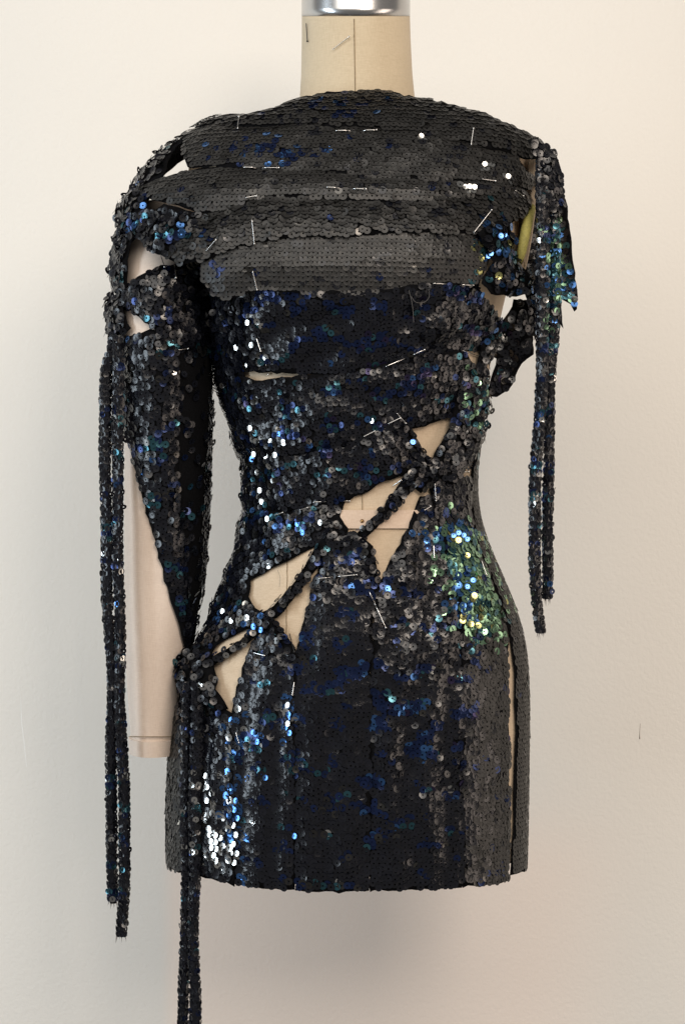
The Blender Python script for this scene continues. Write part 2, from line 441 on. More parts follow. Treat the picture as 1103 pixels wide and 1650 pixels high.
# iridescent sheen and sparkle painted into the sequin colours: (px, py, rx, ry, {tint: share})
PAINTED_SHEEN = [
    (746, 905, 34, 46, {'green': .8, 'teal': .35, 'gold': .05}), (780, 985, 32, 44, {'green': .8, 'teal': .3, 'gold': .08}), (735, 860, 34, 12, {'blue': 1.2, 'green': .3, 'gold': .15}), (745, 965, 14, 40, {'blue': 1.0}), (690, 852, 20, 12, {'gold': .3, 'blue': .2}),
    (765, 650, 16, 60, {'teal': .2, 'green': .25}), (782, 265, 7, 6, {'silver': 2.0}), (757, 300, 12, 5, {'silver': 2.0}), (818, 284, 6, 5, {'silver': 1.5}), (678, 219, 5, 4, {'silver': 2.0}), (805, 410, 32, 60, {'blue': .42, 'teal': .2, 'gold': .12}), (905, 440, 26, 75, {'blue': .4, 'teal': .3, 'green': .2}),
    (745, 520, 60, 60, {'navy': .4, 'violet': .2, 'blue': .08, 'teal': .1}), (530, 515, 140, 50, {'navy': .55, 'blue': .03}), (425, 245, 100, 18, {'navy': .3, 'blue': .15}), (545, 175, 50, 18, {'navy': .4, 'blue': .1}),
    (600, 660, 170, 90, {'navy': .2, 'teal': .15, 'violet': .08, 'blue': .05}), (480, 800, 110, 70, {'navy': .25, 'teal': .15, 'blue': .04}),
    (265, 780, 50, 180, {'navy': .3, 'teal': .25, 'blue': .08}), (250, 380, 90, 70, {'navy': .15, 'teal': .12, 'blue': .07}),
    (540, 1040, 60, 140, {'navy': .55, 'blue': .03}), (660, 1160, 90, 110, {'navy': .6, 'blue': .22, 'violet': .1}), (595, 1200, 40, 250, {'navy': .4, 'blue': .1}),
    (378, 1290, 18, 120, {'blue': .45, 'silver': .1}), (420, 1200, 60, 60, {'navy': .3, 'blue': .1, 'teal': .15}), (465, 1150, 10, 40, {'blue': .5, 'silver': .2}),
    (335, 1330, 26, 70, {'silver': .3}), (405, 560, 30, 90, {'silver': .22, 'smoke': .3}), (420, 740, 25, 60, {'silver': .18, 'smoke': .2, 'blue': .1}), (425, 840, 25, 50, {'silver': .15, 'blue': .12}), (375, 985, 30, 40, {'silver': .2, 'blue': .1}), (420, 1010, 70, 60, {'silver': .03, 'blue': .07, 'navy': .1}),
    (183, 1200, 30, 320, {'teal': .10, 'blue': .06, 'silver': .05, 'navy': .1}), (880, 800, 30, 230, {'teal': .10, 'blue': .06, 'silver': .05, 'navy': .1}),
]
def project(p):
    s = D / (p[:, 1] + D) / K
    return 551.5 + p[:, 0] * s, 825 - (p[:, 2] - Z0) * s
def pick_tints(P, base):
    px, py = project(P)
    w = np.zeros((len(P), len(TN)))
    satin = base.get('satin', 0); base = {k: v for k, v in base.items() if k != 'satin'}
    cl = np.clip(CLUMP(px, py) * 1.3 - .1, 0, 2)
    for k, v in base.items(): w[:, TN.index(k)] += v * cl
    for (x, y, rx, ry, sh) in PAINTED_SHEEN:
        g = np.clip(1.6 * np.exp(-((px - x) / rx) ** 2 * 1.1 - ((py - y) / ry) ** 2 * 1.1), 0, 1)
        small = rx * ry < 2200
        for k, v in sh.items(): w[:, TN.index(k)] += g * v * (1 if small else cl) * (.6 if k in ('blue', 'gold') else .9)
    tot = w.sum(1, keepdims=True); w = np.where(tot > 1, w / tot, w)
    w[:, 0] = np.clip(1 - w[:, 1:].sum(1), 0, 1)
    c = np.cumsum(w, 1); r = RNG.random(len(P))[:, None] * c[:, -1:]
    t = (r > c).sum(1).clip(0, len(TN) - 1)
    return np.where((t == 0) & (RNG.random(len(P)) < (.93 if satin < 2 else .93 * np.clip((px + 12 * CLUMP(px * 2, py) - 748) / 40, 0, 1))), TN.index('satin'), t) if satin else t

CLUMP = None
PICKED = []        # sequins that become objects of their own
def seq_frames(n, tu, tv, tilt_u, tilt_v, spin):
    """tilt (radians): v>0 leans the face upward, u>0 leans it along tu"""
    nn = n + tu * np.tan(tilt_u)[:, None] + tv * np.tan(tilt_v)[:, None]
    nn /= np.linalg.norm(nn, axis=1, keepdims=True)
    a = tu * np.cos(spin)[:, None] + tv * np.sin(spin)[:, None]
    a = a - nn * (a * nn).sum(1, keepdims=True); a /= np.linalg.norm(a, axis=1, keepdims=True)
    b = np.cross(nn, a)
    return a, b, nn
def sequin_mesh(name, P, A, B, Nn, size, tint):
    V = P[:, None, :] + (A[:, None, :] * RING[None, :, 0:1] + B[:, None, :] * RING[None, :, 1:2] + Nn[:, None, :] * RING[None, :, 2:3]) * size[:, None, None]
    k = len(RING)
    F = (RF[None] + (np.arange(len(P)) * k)[:, None, None]).reshape(-1, 4)
    col = TA[tint] * np.concatenate([np.repeat(RNG.uniform(.75, 1.3, (len(P), 1)), 3, 1), np.ones((len(P), 1))], 1)
    col = np.repeat(col, k, axis=0)
    fr = np.repeat(ROUGH[tint], k); fr = np.stack([fr, fr, fr, np.ones_like(fr)], 1)
    return mesh_np(name, V.reshape(-1, 3), F, M_SEQ, False, {'tint': col, 'finish': fr})
def add_sequins(parent, P, n, tu, tv, tilt, jit, base, single=0.0, size=1.0, shape_var=0.06, clump=None):
    m = len(P)
    if m == 0: return
    if np.isscalar(jit): jit = np.full(m, jit)
    # most lie calm, a share stands off
    tail = np.where(RNG.random(m) < 0.10, 2.4, 0.75)
    tU = R(tilt[0]) + RNG.normal(0, 1, m) * np.radians(jit) * tail
    tV = R(tilt[1]) + RNG.normal(0, 1, m) * np.radians(jit) * tail
    tU = np.clip(tU, -R(52), R(52)); tV = np.clip(tV, -R(52), R(52))
    A, B, Nn = seq_frames(n, tu, tv, tU, tV, RNG.uniform(0, 6.28, m))
    sz = SR * size * RNG.uniform(1 - shape_var, 1 + shape_var, m)
    lift = .0006 + sz * (np.abs(np.sin(tU)) + np.abs(np.sin(tV))) * .45 + RNG.uniform(0, 1, m) * (.0003 + .00011 * jit)
    P = P + n * lift[:, None]
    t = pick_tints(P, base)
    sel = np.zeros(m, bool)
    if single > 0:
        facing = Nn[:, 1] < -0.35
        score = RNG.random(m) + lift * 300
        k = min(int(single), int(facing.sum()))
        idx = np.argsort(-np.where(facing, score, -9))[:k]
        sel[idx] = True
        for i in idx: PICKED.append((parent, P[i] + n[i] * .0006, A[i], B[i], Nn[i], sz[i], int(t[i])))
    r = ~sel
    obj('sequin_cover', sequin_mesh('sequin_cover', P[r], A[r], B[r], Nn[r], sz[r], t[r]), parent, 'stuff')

def wave_noise(seed, scale):
    g = np.random.default_rng(seed); n = 9
    k = g.normal(0, 1, (n, 2)) * (2 * math.pi / scale) * .8; ph = g.uniform(0, 6.28, n)
    return lambda u, z: np.sin(u[..., None] * k[:, 0] + z[..., None] * k[:, 1] + ph).sum(-1) / math.sqrt(n) * 1.0
def inside(poly, x, y):
    r = np.zeros(x.shape, bool); n = len(poly)
    for i in range(n):
        x0, y0 = poly[i]; x1, y1 = poly[(i + 1) % n]
        c = (y0 > y) != (y1 > y)
        with np.errstate(divide='ignore', invalid='ignore'):
            xi = (x1 - x0) * (y - y0) / (y1 - y0 + 1e-15) + x0
        r ^= c & (x < xi)
    return r
def bdist(poly, x, y):
    d = np.full(x.shape, 9.0); n = len(poly)
    for i in range(n):
        ax, ay = poly[i]; b_x, b_y = poly[(i + 1) % n]
        dx, dy = b_x - ax, b_y - ay; l2 = dx * dx + dy * dy + 1e-15
        t = np.clip(((x - ax) * dx + (y - ay) * dy) / l2, 0, 1)
        d = np.minimum(d, np.hypot(x - ax - t * dx, y - ay - t * dy))
    return d

CLUMP = wave_noise(5, 62.0)
dress = thing('sequin_dress', 'black sequin mini dress with slashed cut-outs and long trailing strips, pinned on the linen form', 'dress')
SEED = [100]
def panel(name, S, poly_px, base=.002, puff=.0015, edge=.007, wr=0.0, wrs=.05, jit=3, tilt=(3, 8), rot=0, sp=(.0043, .0043), brick=False, margin=.0022,
          tints=None, single=0, label=None, uvpoly=None, clothjit=.0007, size=1.0, folds=None, keep=1.0):
    SEED[0] += 1
    if uvpoly is None:
        # densify in pixels, then lay on the surface
        q = []
        for i in range(len(poly_px)):
            a, b = poly_px[i], poly_px[(i + 1) % len(poly_px)]
            m = max(1, int(math.hypot(b[0] - a[0], b[1] - a[1]) / 9))
            q += [(a[0] + (b[0] - a[0]) * k / m, a[1] + (b[1] - a[1]) * k / m) for k in range(m)]
        u, z = S.px2uv([p[0] for p in q], [p[1] for p in q])
        poly = np.stack([u, z], 1)
    else:
        poly = np.array(uvpoly)
    poly = poly + np.random.default_rng(SEED[0]).normal(0, clothjit, poly.shape)
    nz = wave_noise(SEED[0], wrs)
    def off(u, z):
        d = bdist(poly, u, z) * np.where(inside(poly, u, z), 1, 0)
        o = base + puff * (1 - np.exp(-d / edge)) + wr * nz(u, z)
        if folds is not None: o = o + folds(u, z)
        return np.maximum(o, .0004)
    # cloth
    lo, hi = poly.min(0), poly.max(0)
    g = .0065
    gx, gy = np.meshgrid(np.arange(lo[0], hi[0], g), np.arange(lo[1], hi[1], g))
    gx, gy = gx.ravel(), gy.ravel()
    ok = inside(poly, gx, gy)
    gx, gy = gx[ok], gy[ok]
    ok = bdist(poly, gx, gy) > .0022
    pts = np.concatenate([poly, np.stack([gx[ok], gy[ok]], 1)])
    nb = len(poly)
    vv, ee, ff, *_ = delaunay_2d_cdt([Vector((float(a), float(b))) for a, b in pts], [(i, (i + 1) % nb) for i in range(nb)], [], 1, 1e-6)
    uv = np.array([(v.x, v.y) for v in vv])
    p, n, _, _ = frame(S, uv[:, 0], uv[:, 1], off)
    me = mesh_np(name, p, np.array([tuple(f) for f in ff if len(f) == 3]), M_CLOTH, True)
    o = obj(name, me, dress)
    if label: o['label'] = label
    s = o.modifiers.new('thickness', 'SOLIDIFY'); s.thickness = .0006; s.offset = -1
    # sequins
    cr, sr_ = math.cos(R(rot)), math.sin(R(rot))
    c = (lo + hi) / 2; ext = float(np.hypot(*(hi - lo))) / 2 + .01
    if rot == 0: c = np.array([0, c[1]]); ex = max(abs(lo[0]), abs(hi[0])) + .01; ext_v = (hi[1] - lo[1]) / 2 + .01
    else: ex = ext_v = ext
    ai = np.arange(-int(ex / sp[0]) - 1, int(ex / sp[0]) + 2); bi = np.arange(-int(ext_v / sp[1]) - 1, int(ext_v / sp[1]) + 2)
    A, B = np.meshgrid(ai, bi)
    sa = (A + (0.5 * (B % 2) if brick else 0)) * sp[0]; sb = B * sp[1]
    sa = sa + RNG.normal(0, .00022 + .00007 * (jit if np.isscalar(jit) else 8), sa.shape); sb = sb + RNG.normal(0, .00022 + .00007 * (jit if np.isscalar(jit) else 8), sb.shape)
    uu = c[0] + sa * cr - sb * sr_; zz = c[1] + sa * sr_ + sb * cr
    uu, zz = uu.ravel(), zz.ravel()
    ok = inside(poly, uu, zz)
    uu, zz = uu[ok], zz[ok]
    ok = (bdist(poly, uu, zz) > margin) & (RNG.random(len(uu)) < keep)
    uu, zz = uu[ok], zz[ok]
    if len(uu) == 0: return o
    p, n, tu, tv = frame(S, uu, zz, off)
    if rot:
        tu, tv = tu * cr + tv * sr_, tv * cr - tu * sr_
    j = jit(p) if callable(jit) else jit
    add_sequins(o, p, n, tu, tv, tilt, j, tints or {'navy': .03, 'smoke': .05}, single, size)
    return o

# ------------------------------------------------------------------ dress: back and sides
def edge_uv(S, pts): 
    u, z = S.px2uv([p[0] for p in pts], [p[1] for p in pts]); return list(zip(u.tolist(), z.tolist()))
def th_uv(S, deg, py):
    z = bz(py); i = int(round(np.clip((z - S.z0) / (S.z1 - S.z0) * (S.n - 1), 0, S.n - 1)))
    return (float(np.interp(R(deg), S.th, S.U[i])), z)
def dens(uv, step=.012):
    q = []
    for i in range(len(uv)):
        a, b = uv[i], uv[(i + 1) % len(uv)]
        m = max(1, int(math.hypot(b[0] - a[0], b[1] - a[1]) / step))
        q += [(a[0] + (b[0] - a[0]) * k / m, a[1] + (b[1] - a[1]) * k / m) for k in range(m)]
    return q
right_edge = [(820, 1408), (825, 1320), (829, 1180), (825, 1060), (812, 1000), (790, 935), (768, 880), (757, 835), (756, 775), (768, 715), (782, 664)]
rp = edge_uv(TORSO, right_edge) + [th_uv(TORSO, 97, 640), th_uv(TORSO, 108, 560), th_uv(TORSO, 115, 400), th_uv(TORSO, 112, 280), th_uv(TORSO, 100, 236), th_uv(TORSO, 115, 200), th_uv(TORSO, 130, 176), th_uv(TORSO, 179, 168)]
rp += [th_uv(TORSO, 179, py) for py in (300, 420, 540, 660, 760, 860, 960, 1060, 1200, 1300)] + [th_uv(TORSO, d, 1404) for d in (179, 160, 140, 120, 105, 95)]
panel('back_panel', TORSO, None, base=.0015, puff=.0006, jit=1.3, tilt=(-1, 4), sp=(.0044, .0043), uvpoly=dens(rp), tints={'satin': 1}, margin=.0026, label='smooth dull grey sequin panel wrapping the hip to the back')
lp = edge_uv(TORSO, [(303, 1408), (302, 1250), (303, 1130), (308, 1060)]) + [th_uv(TORSO, -94, 1000), th_uv(TORSO, -92, 900), th_uv(TORSO, -92, 760), th_uv(TORSO, -92, 620), th_uv(TORSO, -94, 500), th_uv(TORSO, -112, 400), th_uv(TORSO, -112, 280), th_uv(TORSO, -100, 236), th_uv(TORSO, -115, 200), th_uv(TORSO, -130, 176), th_uv(TORSO, -179, 168)]
lp += [th_uv(TORSO, -179, py) for py in (300, 420, 540, 660, 760, 860, 960, 1060, 1200, 1300)] + [th_uv(TORSO, -d, 1396) for d in (179, 160, 140, 120, 105, 95)]
panel('back_panel', TORSO, None, base=.0015, puff=.0006, jit=3, tilt=(-2, 5), sp=(.0044, .0043), uvpoly=dens(lp), tints={'satin': 1}, margin=.0014)

# ------------------------------------------------------------------ skirt
def pleat(amp, wl, ph=0.0):
    return lambda u, z: amp * np.sin(u * 2 * math.pi / wl + ph)
MESS = {'navy': .16, 'smoke': .06, 'teal': .05, 'silver': .004}
panel('skirt_panel', TORSO, [(816, 1417), (780, 1426), (743, 1430), (741, 1400), (742, 1150), (741, 1000), (716, 905), (698, 830), (690, 790), (700, 776), (735, 766), (757, 770), (756, 840), (766, 882), (789, 940), (808, 1000), (814, 1050), (816, 1180), (817, 1300)],
      base=.003, puff=.0015, wr=.0010, wrs=.06, jit=lambda p: np.where(p[:, 2] > bz(1040), 5.5, 2.0), tilt=(1, 3), single=20, margin=.0016, tints={'satin': 2, 'smoke': .03, 'navy': .1})
panel('skirt_panel', TORSO, [(739, 1430), (660, 1434), (594, 1436), (594, 1300), (596, 1100), (604, 955), (612, 935), (655, 852), (676, 800), (694, 800), (704, 840), (722, 905), (747, 1000), (747, 1150), (745, 1395)],
      base=.0018, puff=.0015, wr=.0012, wrs=.05, sp=(.0047, .0046), folds=pleat(.0010, .034, 1.0), jit=lambda p: np.where(p[:, 2] > bz(1080), 8, np.where(p[:, 2] > bz(1260), 5.5, 2.6)), tilt=(-1, -5), single=20, tints=MESS)
panel('skirt_panel', TORSO, [(594, 1436), (535, 1436), (477, 1435), (476, 1405), (472, 1200), (472, 1110), (476, 1060), (490, 1000), (506, 940), (516, 905), (526, 872), (546, 860), (574, 858), (590, 882), (607, 945), (601, 1000), (597, 1200)],
      base=.0032, puff=.0012, wr=.0007, wrs=.05, folds=pleat(.0009, .031, 2.2), jit=lambda p: np.where(p[:, 2] > bz(960), 10, np.where(p[:, 2] > bz(1130), 2.2, 3.6)), tilt=(0, -6), single=18, tints=MESS)
panel('skirt_panel', TORSO, [(474, 1434), (425, 1431), (378, 1425), (374, 1300), (372, 1160), (380, 1120), (394, 1078), (408, 1036), (430, 1000), (450, 1008), (465, 1044), (478, 1056), (476, 1110), (476, 1200), (478, 1400)],
      base=.0018, puff=.0012, wr=.0009, wrs=.05, folds=pleat(.0011, .029, 0.3), jit=lambda p: np.where(p[:, 2] > bz(1060), 9, np.where(p[:, 2] > bz(1200), 4, 2)), tilt=(0, -4), single=18, tints=MESS)
panel('skirt_panel', TORSO, [(380, 1426), (345, 1418), (322, 1411), (298, 1404), (294, 1250), (292, 1130), (302, 1090), (322, 1080), (345, 1120), (360, 1138), (378, 1150), (380, 1250)],
      base=.003, puff=.001, wr=.0008, wrs=.035, folds=pleat(.0010, .018, 0.9), jit=lambda p: np.where(p[:, 2] > bz(1170), 10, 2.6), tilt=(0, -2), single=14, tints={'navy': .05, 'smoke': .1, 'silver': .01})
# knot at the hip
panel('hip_knot', TORSO, [(294, 1068), (318, 1042), (334, 1040), (350, 1056), (354, 1085), (356, 1112), (372, 1142), (350, 1150), (325, 1128), (304, 1128), (296, 1100)],
      base=.006, puff=.010, edge=.012, wr=.002, wrs=.025, sp=(.0048, .0047), jit=16, tilt=(0, 0), single=10, tints=MESS)

# ------------------------------------------------------------------ bodice
panel('bodice_band', TORSO, [(392, 826), (440, 822), (500, 812), (556, 806), (550, 834), (562, 862), (546, 868), (526, 872), (505, 882), (450, 912), (406, 934), (403, 962), (415, 982), (436, 998), (428, 1012), (392, 1016), (352, 1040), (338, 1062), (322, 1062), (318, 1040), (336, 1000), (360, 940), (384, 880)],
      base=.002, puff=.003, wr=.0014, wrs=.04, sp=(.0048, .0047), jit=8.5, tilt=(0, 0), size=.86, rot=18, single=22, tints=MESS)
panel('bodice_band', TORSO, [(384, 730), (430, 730), (500, 722), (565, 712), (612, 690), (640, 668), (662, 690), (676, 722), (690, 748), (662, 764), (610, 780), (566, 806), (500, 818), (440, 828), (390, 834), (388, 780)],
      base=.003, puff=.003, wr=.0018, wrs=.05, sp=(.0048, .0047), jit=8.5, tilt=(0, -5), size=.86, rot=14, single=24, tints=MESS)
panel('bodice_band', TORSO, [(338, 572), (384, 604), (428, 612), (470, 606), (560, 598), (640, 582), (744, 560), (760, 596), (742, 640), (724, 668), (672, 690), (640, 694), (560, 722), (470, 734), (386, 740), (374, 690), (354, 630)],
      base=.0045, puff=.003, wr=.002, wrs=.06, sp=(.0048, .0047), jit=8, tilt=(0, -7), size=.86, rot=8, single=22, tints=MESS)
panel('bodice_band', TORSO, [(320, 462), (360, 470), (400, 466), (470, 462), (560, 468), (640, 462), (700, 454), (766, 452), (776, 476), (800, 514), (798, 540), (770, 566), (745, 566), (640, 590), (560, 602), (470, 602), (430, 600), (384, 598), (346, 570), (332, 520)],
      base=.0025, puff=.002, wr=.0018, wrs=.06, sp=(.0048, .0047), jit=lambda p: np.where(p[:, 0] > bx(640), 9, np.where(p[:, 0] < bx(420), 10, 4.5)), tilt=(0, -9), size=.95, single=22, tints=MESS)
# side of the bodice under the arm
panel('bodice_band', TORSO, [(318, 418), (334, 412), (372, 420), (384, 470), (392, 560), (398, 610), (360, 600), (330, 560), (318, 500)], base=.0035, puff=.002, wr=.0012, sp=(.0048, .0047), jit=13, tilt=(0, 0), single=10, tints={'smoke': .2, 'silver': .03, 'navy': .05})

# ------------------------------------------------------------------ yoke bands across the chest
SM = {'smoke': .05, 'navy': .015, 'satin': 1}
panel('yoke_band', YOKE, [(322, 432), (338, 412), (372, 396), (420, 383), (480, 377), (560, 374), (700, 368), (764, 372), (794, 392), (786, 425), (772, 456), (705, 461), (640, 471), (560, 477), (480, 473), (430, 467), (402, 472), (365, 484), (338, 474), (322, 452)],
      base=-.001, puff=.008, edge=.026, jit=1.8, tilt=(0, 5), sp=(.0043, .0042), single=6, tints=SM)
panel('yoke_band', YOKE, [(290, 428), (268, 412), (292, 378), (316, 350), (340, 340), (420, 316), (480, 314), (600, 322), (760, 314), (835, 305), (856, 318), (846, 338), (838, 352), (812, 360), (770, 378), (700, 375), (620, 376), (560, 381), (480, 382), (420, 388), (372, 402), (336, 418)],
      base=.002, puff=.0025, edge=.010, wr=.0008, jit=lambda p: np.where(p[:, 0] < bx(360), 8, 3.5), tilt=(0, 17), sp=(.0054, .0036), brick=True, single=14, tints=SM)
panel('yoke_band', YOKE, [(212, 316), (238, 298), (282, 284), (330, 270), (400, 272), (480, 272), (560, 281), (640, 290), (760, 290), (815, 292), (840, 306), (820, 314), (760, 320), (700, 325), (600, 328), (560, 325), (480, 319), (420, 321), (372, 338), (330, 346), (280, 330), (240, 322)],
      base=.003, puff=.0025, edge=.010, wr=.0008, jit=2.0, tilt=(0, 6), single=12, tints=SM)
panel('yoke_band', YOKE, [(298, 218), (346, 204), (420, 202), (540, 204), (620, 208), (690, 216), (760, 228), (800, 238), (826, 250), (850, 282), (866, 286), (858, 304), (842, 306), (815, 298), (760, 296), (690, 297), (600, 294), (560, 286), (500, 279), (420, 279), (352, 273), (306, 272), (296, 248)],
      base=.0036, puff=.0025, edge=.010, wr=.0009, jit=2.2, tilt=(0, 6), single=14, tints=SM)
panel('yoke_band', YOKE, [(436, 181), (485, 163), (530, 154), (575, 151), (620, 153), (665, 162), (720, 173), (780, 190), (830, 211), (868, 228), (866, 256), (840, 258), (800, 246), (740, 236), (690, 226), (600, 214), (540, 211), (470, 208), (420, 210), (345, 210), (300, 217), (284, 214), (306, 200), (345, 190), (400, 190)],
      base=.0048, puff=.0022, edge=.009, wr=.0006, jit=3.2, tilt=(0, 12), sp=(.0050, .0038), brick=True, single=12, tints=SM)
# twisted shoulder pieces over the arm
panel('shoulder_strap', YOKE, [(300, 203), (312, 222), (288, 240), (275, 262), (268, 286), (238, 304), (210, 330), (196, 352), (184, 346), (206, 306), (232, 270), (256, 236), (280, 210)],
      base=.004, puff=.004, edge=.008, wr=.001, sp=(.0048, .0047), jit=13, tilt=(0, 4), single=8, tints=MESS)
panel('shoulder_drape', YOKE, [(186, 344), (206, 318), (236, 308), (244, 318), (238, 330), (242, 342), (256, 340), (270, 330), (330, 346), (318, 366), (300, 388), (270, 414), (248, 406), (234, 394), (224, 384), (214, 394), (196, 376)],
      base=.003, puff=.004, wr=.002, wrs=.03, sp=(.0048, .0047), jit=15, tilt=(0, 3), single=12, tints=MESS)
panel('shoulder_strap', YOKE, [(184, 364), (200, 356), (222, 380), (214, 410), (210, 440), (208, 470), (196, 472), (190, 440), (184, 400)], base=.004, puff=.004, wr=.001, jit=13, single=7, tints=MESS)

# ------------------------------------------------------------------ sleeve
panel('sleeve_panel', ARM, [(202, 468), (226, 446), (262, 428), (300, 420), (345, 425), (360, 470), (358, 560), (330, 580), (300, 576), (262, 548), (240, 524), (212, 500), (196, 500)],
      base=.003, puff=.005, wr=.0014, wrs=.05, sp=(.0048, .0047), jit=11, rot=-25, single=12, tints=MESS)
panel('sleeve_panel', ARM, [(174, 560), (196, 546), (242, 530), (262, 534), (288, 552), (292, 640), (286, 760), (298, 880), (304, 960), (306, 1030), (300, 1072), (291, 1030), (268, 945), (240, 835), (214, 740), (203, 690), (194, 630)],
      base=.002, puff=.004, wr=.0012, wrs=.07, sp=(.0048, .0047), jit=9, tilt=(0, -3), single=16, tints={'navy': .12, 'smoke': .12, 'teal': .08})
panel('sleeve_panel', ARM, [(284, 440), (320, 428), (346, 425), (362, 470), (362, 700), (352, 850), (341, 930), (320, 1000), (304, 1068), (298, 1000), (286, 880), (276, 760), (282, 640), (280, 560)],
      base=.0018, puff=.002, wr=.0008, jit=12, tilt=(0, -12), keep=.16, single=3, tints={'smoke': .2}, label='dark reverse side of the sleeve with few sequins')
panel('sleeve_panel', ARM, [(330, 640), (350, 640), (352, 800), (345, 930), (326, 985), (316, 950), (318, 860), (322, 760)], base=.003, puff=.001, jit=5, tilt=(3, 3), single=4, tints={'smoke': .4})
panel('sleeve_knot', ARM, [(206, 466), (208, 500), (216, 528), (200, 548), (176, 560), (168, 540), (180, 500), (192, 474)], base=.006, puff=.006, wr=.002, wrs=.03, jit=15, single=6, tints=MESS)

# ------------------------------------------------------------------ straps over the cut-outs
def strap_poly(pts, w):
    pts = [Vector((p[0], p[1])) for p in pts]; Lf, Rt = [], []
    for i, p in enumerate(pts):
        t = (pts[min(i + 1, len(pts) - 1)] - pts[max(i - 1, 0)]).normalized(); s = Vector((-t.y, t.x))
        ww = (w[i] if hasattr(w, '__len__') else w) * 1.25
        Lf.append(tuple(p + s * ww / 2)); Rt.append(tuple(p - s * ww / 2))
    return Lf + Rt[::-1]
def strap(pts, w, base=.004, rot=45, jit=15, single=4, puff=.006, tints=None):
    return panel('strap', TORSO, strap_poly(pts, w), base=base, puff=puff, edge=.005, jit=jit, rot=rot, sp=(.0040, .0046), margin=.0010, single=single, tints=tints or {'navy': .05, 'smoke': .25}, clothjit=.0004, size=.9)
strap([(420, 1004), (450, 984), (490, 934), (530, 872), (545, 850)], [16, 14, 14, 17, 18], rot=52)
strap([(556, 884), (580, 866), (612, 834), (648, 790), (682, 744)], [16, 13, 13, 18, 22], rot=48)
strap([(340, 1074), (362, 1058), (392, 1040), (424, 1012)], 9, rot=32)
strap([(425, 998), (442, 1012), (468, 1046), (478, 1062)], [16, 18, 14, 10], rot=-50)
strap([(575, 868), (590, 885), (606, 942)], [16, 16, 8], rot=-65)
strap([(630, 668), (653, 702), (672, 734), (698, 762)], [20, 18, 16, 16], rot=-55, single=6)
strap([(690, 772), (706, 736), (729, 692), (742, 640), (748, 590)], [18, 20, 20, 24, 24], rot=70, single=6, base=.006)
strap([(712, 776), (734, 742), (750, 700), (760, 650), (762, 604)], [20, 26, 26, 22, 16], rot=66, single=6, base=.005)
strap([(668, 790), (690, 764), (700, 790)], [14, 26, 16], rot=60, single=4)
strap([(772, 664), (767, 620), (771, 580), (786, 540)], [10, 12, 12, 18], rot=85, single=4, base=.004)

# ------------------------------------------------------------------ torn pieces round the open armhole
panel('torn_drape', YOKE, [(764, 376), (790, 358), (815, 358), (818, 372), (826, 396), (834, 420), (846, 452), (852, 484), (838, 474), (826, 478), (782, 474), (770, 456), (788, 420)],
      base=.004, puff=.004, wr=.0025, wrs=.03, sp=(.0048, .0047), jit=15, rot=-30, single=12, tints={'blue': .05, 'navy': .15, 'smoke': .2})

class Plane:
    """a loose sheet hanging at depth y0 with a soft wave"""
    def __init__(self, y0, slope=0.0, wave=0.004, wl=.05, ph=0.0): self.y0, self.s, self.w, self.wl, self.ph = y0, slope, wave, wl, ph
    def uv_pos(self, u, z):
        y = self.y0 + self.s * u + self.w * np.sin(u * 2 * math.pi / self.wl + z * 30 + self.ph)
        return np.stack([u, y, z], -1)
    def px2uv(self, px, py):
        px, py = np.asarray(px, float), np.asarray(py, float); u = (px - 551.5) * K; z = Z0 + (825 - py) * K
        for _ in range(8):
            y = self.uv_pos(u, z)[..., 1]; sc = K * (y + D) / D
            u = (px - 551.5) * sc; z = Z0 + (825 - py) * sc
        return u, z
panel('torn_scrap', Plane(-.035, .15, .005, .05), [(774, 506), (800, 520), (812, 514), (828, 482), (852, 484), (856, 545), (858, 572), (838, 586), (834, 604), (820, 628), (800, 638), (782, 640), (792, 610), (797, 578), (774, 560)],
      base=.001, puff=.002, wr=.001, sp=(.0048, .0047), jit=14, tilt=(0, -6), single=8, tints={'smoke': .15})
panel('torn_scrap', Plane(.02, -.1, .004, .06, 1), [(862, 330), (896, 296), (911, 322), (917, 360), (924, 420), (931, 486), (930, 498), (924, 504), (920, 490), (902, 482), (906, 530), (898, 520), (880, 500), (862, 548), (850, 500), (846, 440), (850, 380)],
      base=.001, puff=.001, wr=.001, jit=7, tilt=(4, 4), rot=10, single=10, tints={'smoke': .2, 'blue': .03})
panel('shoulder_knot', Plane(-.088, .1, .003, .05, 2), [(850, 228), (866, 224), (880, 236), (892, 248), (904, 272), (908, 310), (906, 338), (890, 346), (876, 336), (863, 340), (862, 290), (860, 256)],
      base=.002, puff=.008, edge=.01, jit=10, single=5, tints={'navy': .05})
obj('plate_rim', tube_mesh('plate_rim', [P3(862, 310, -.02), P3(855, 335, -.045), P3(847, 370, -.06), P3(840, 405, -.062), P3(833, 438, -.055)], [.002, .0045, .005, .0045, .0015], M_OLIVE, 10), form)

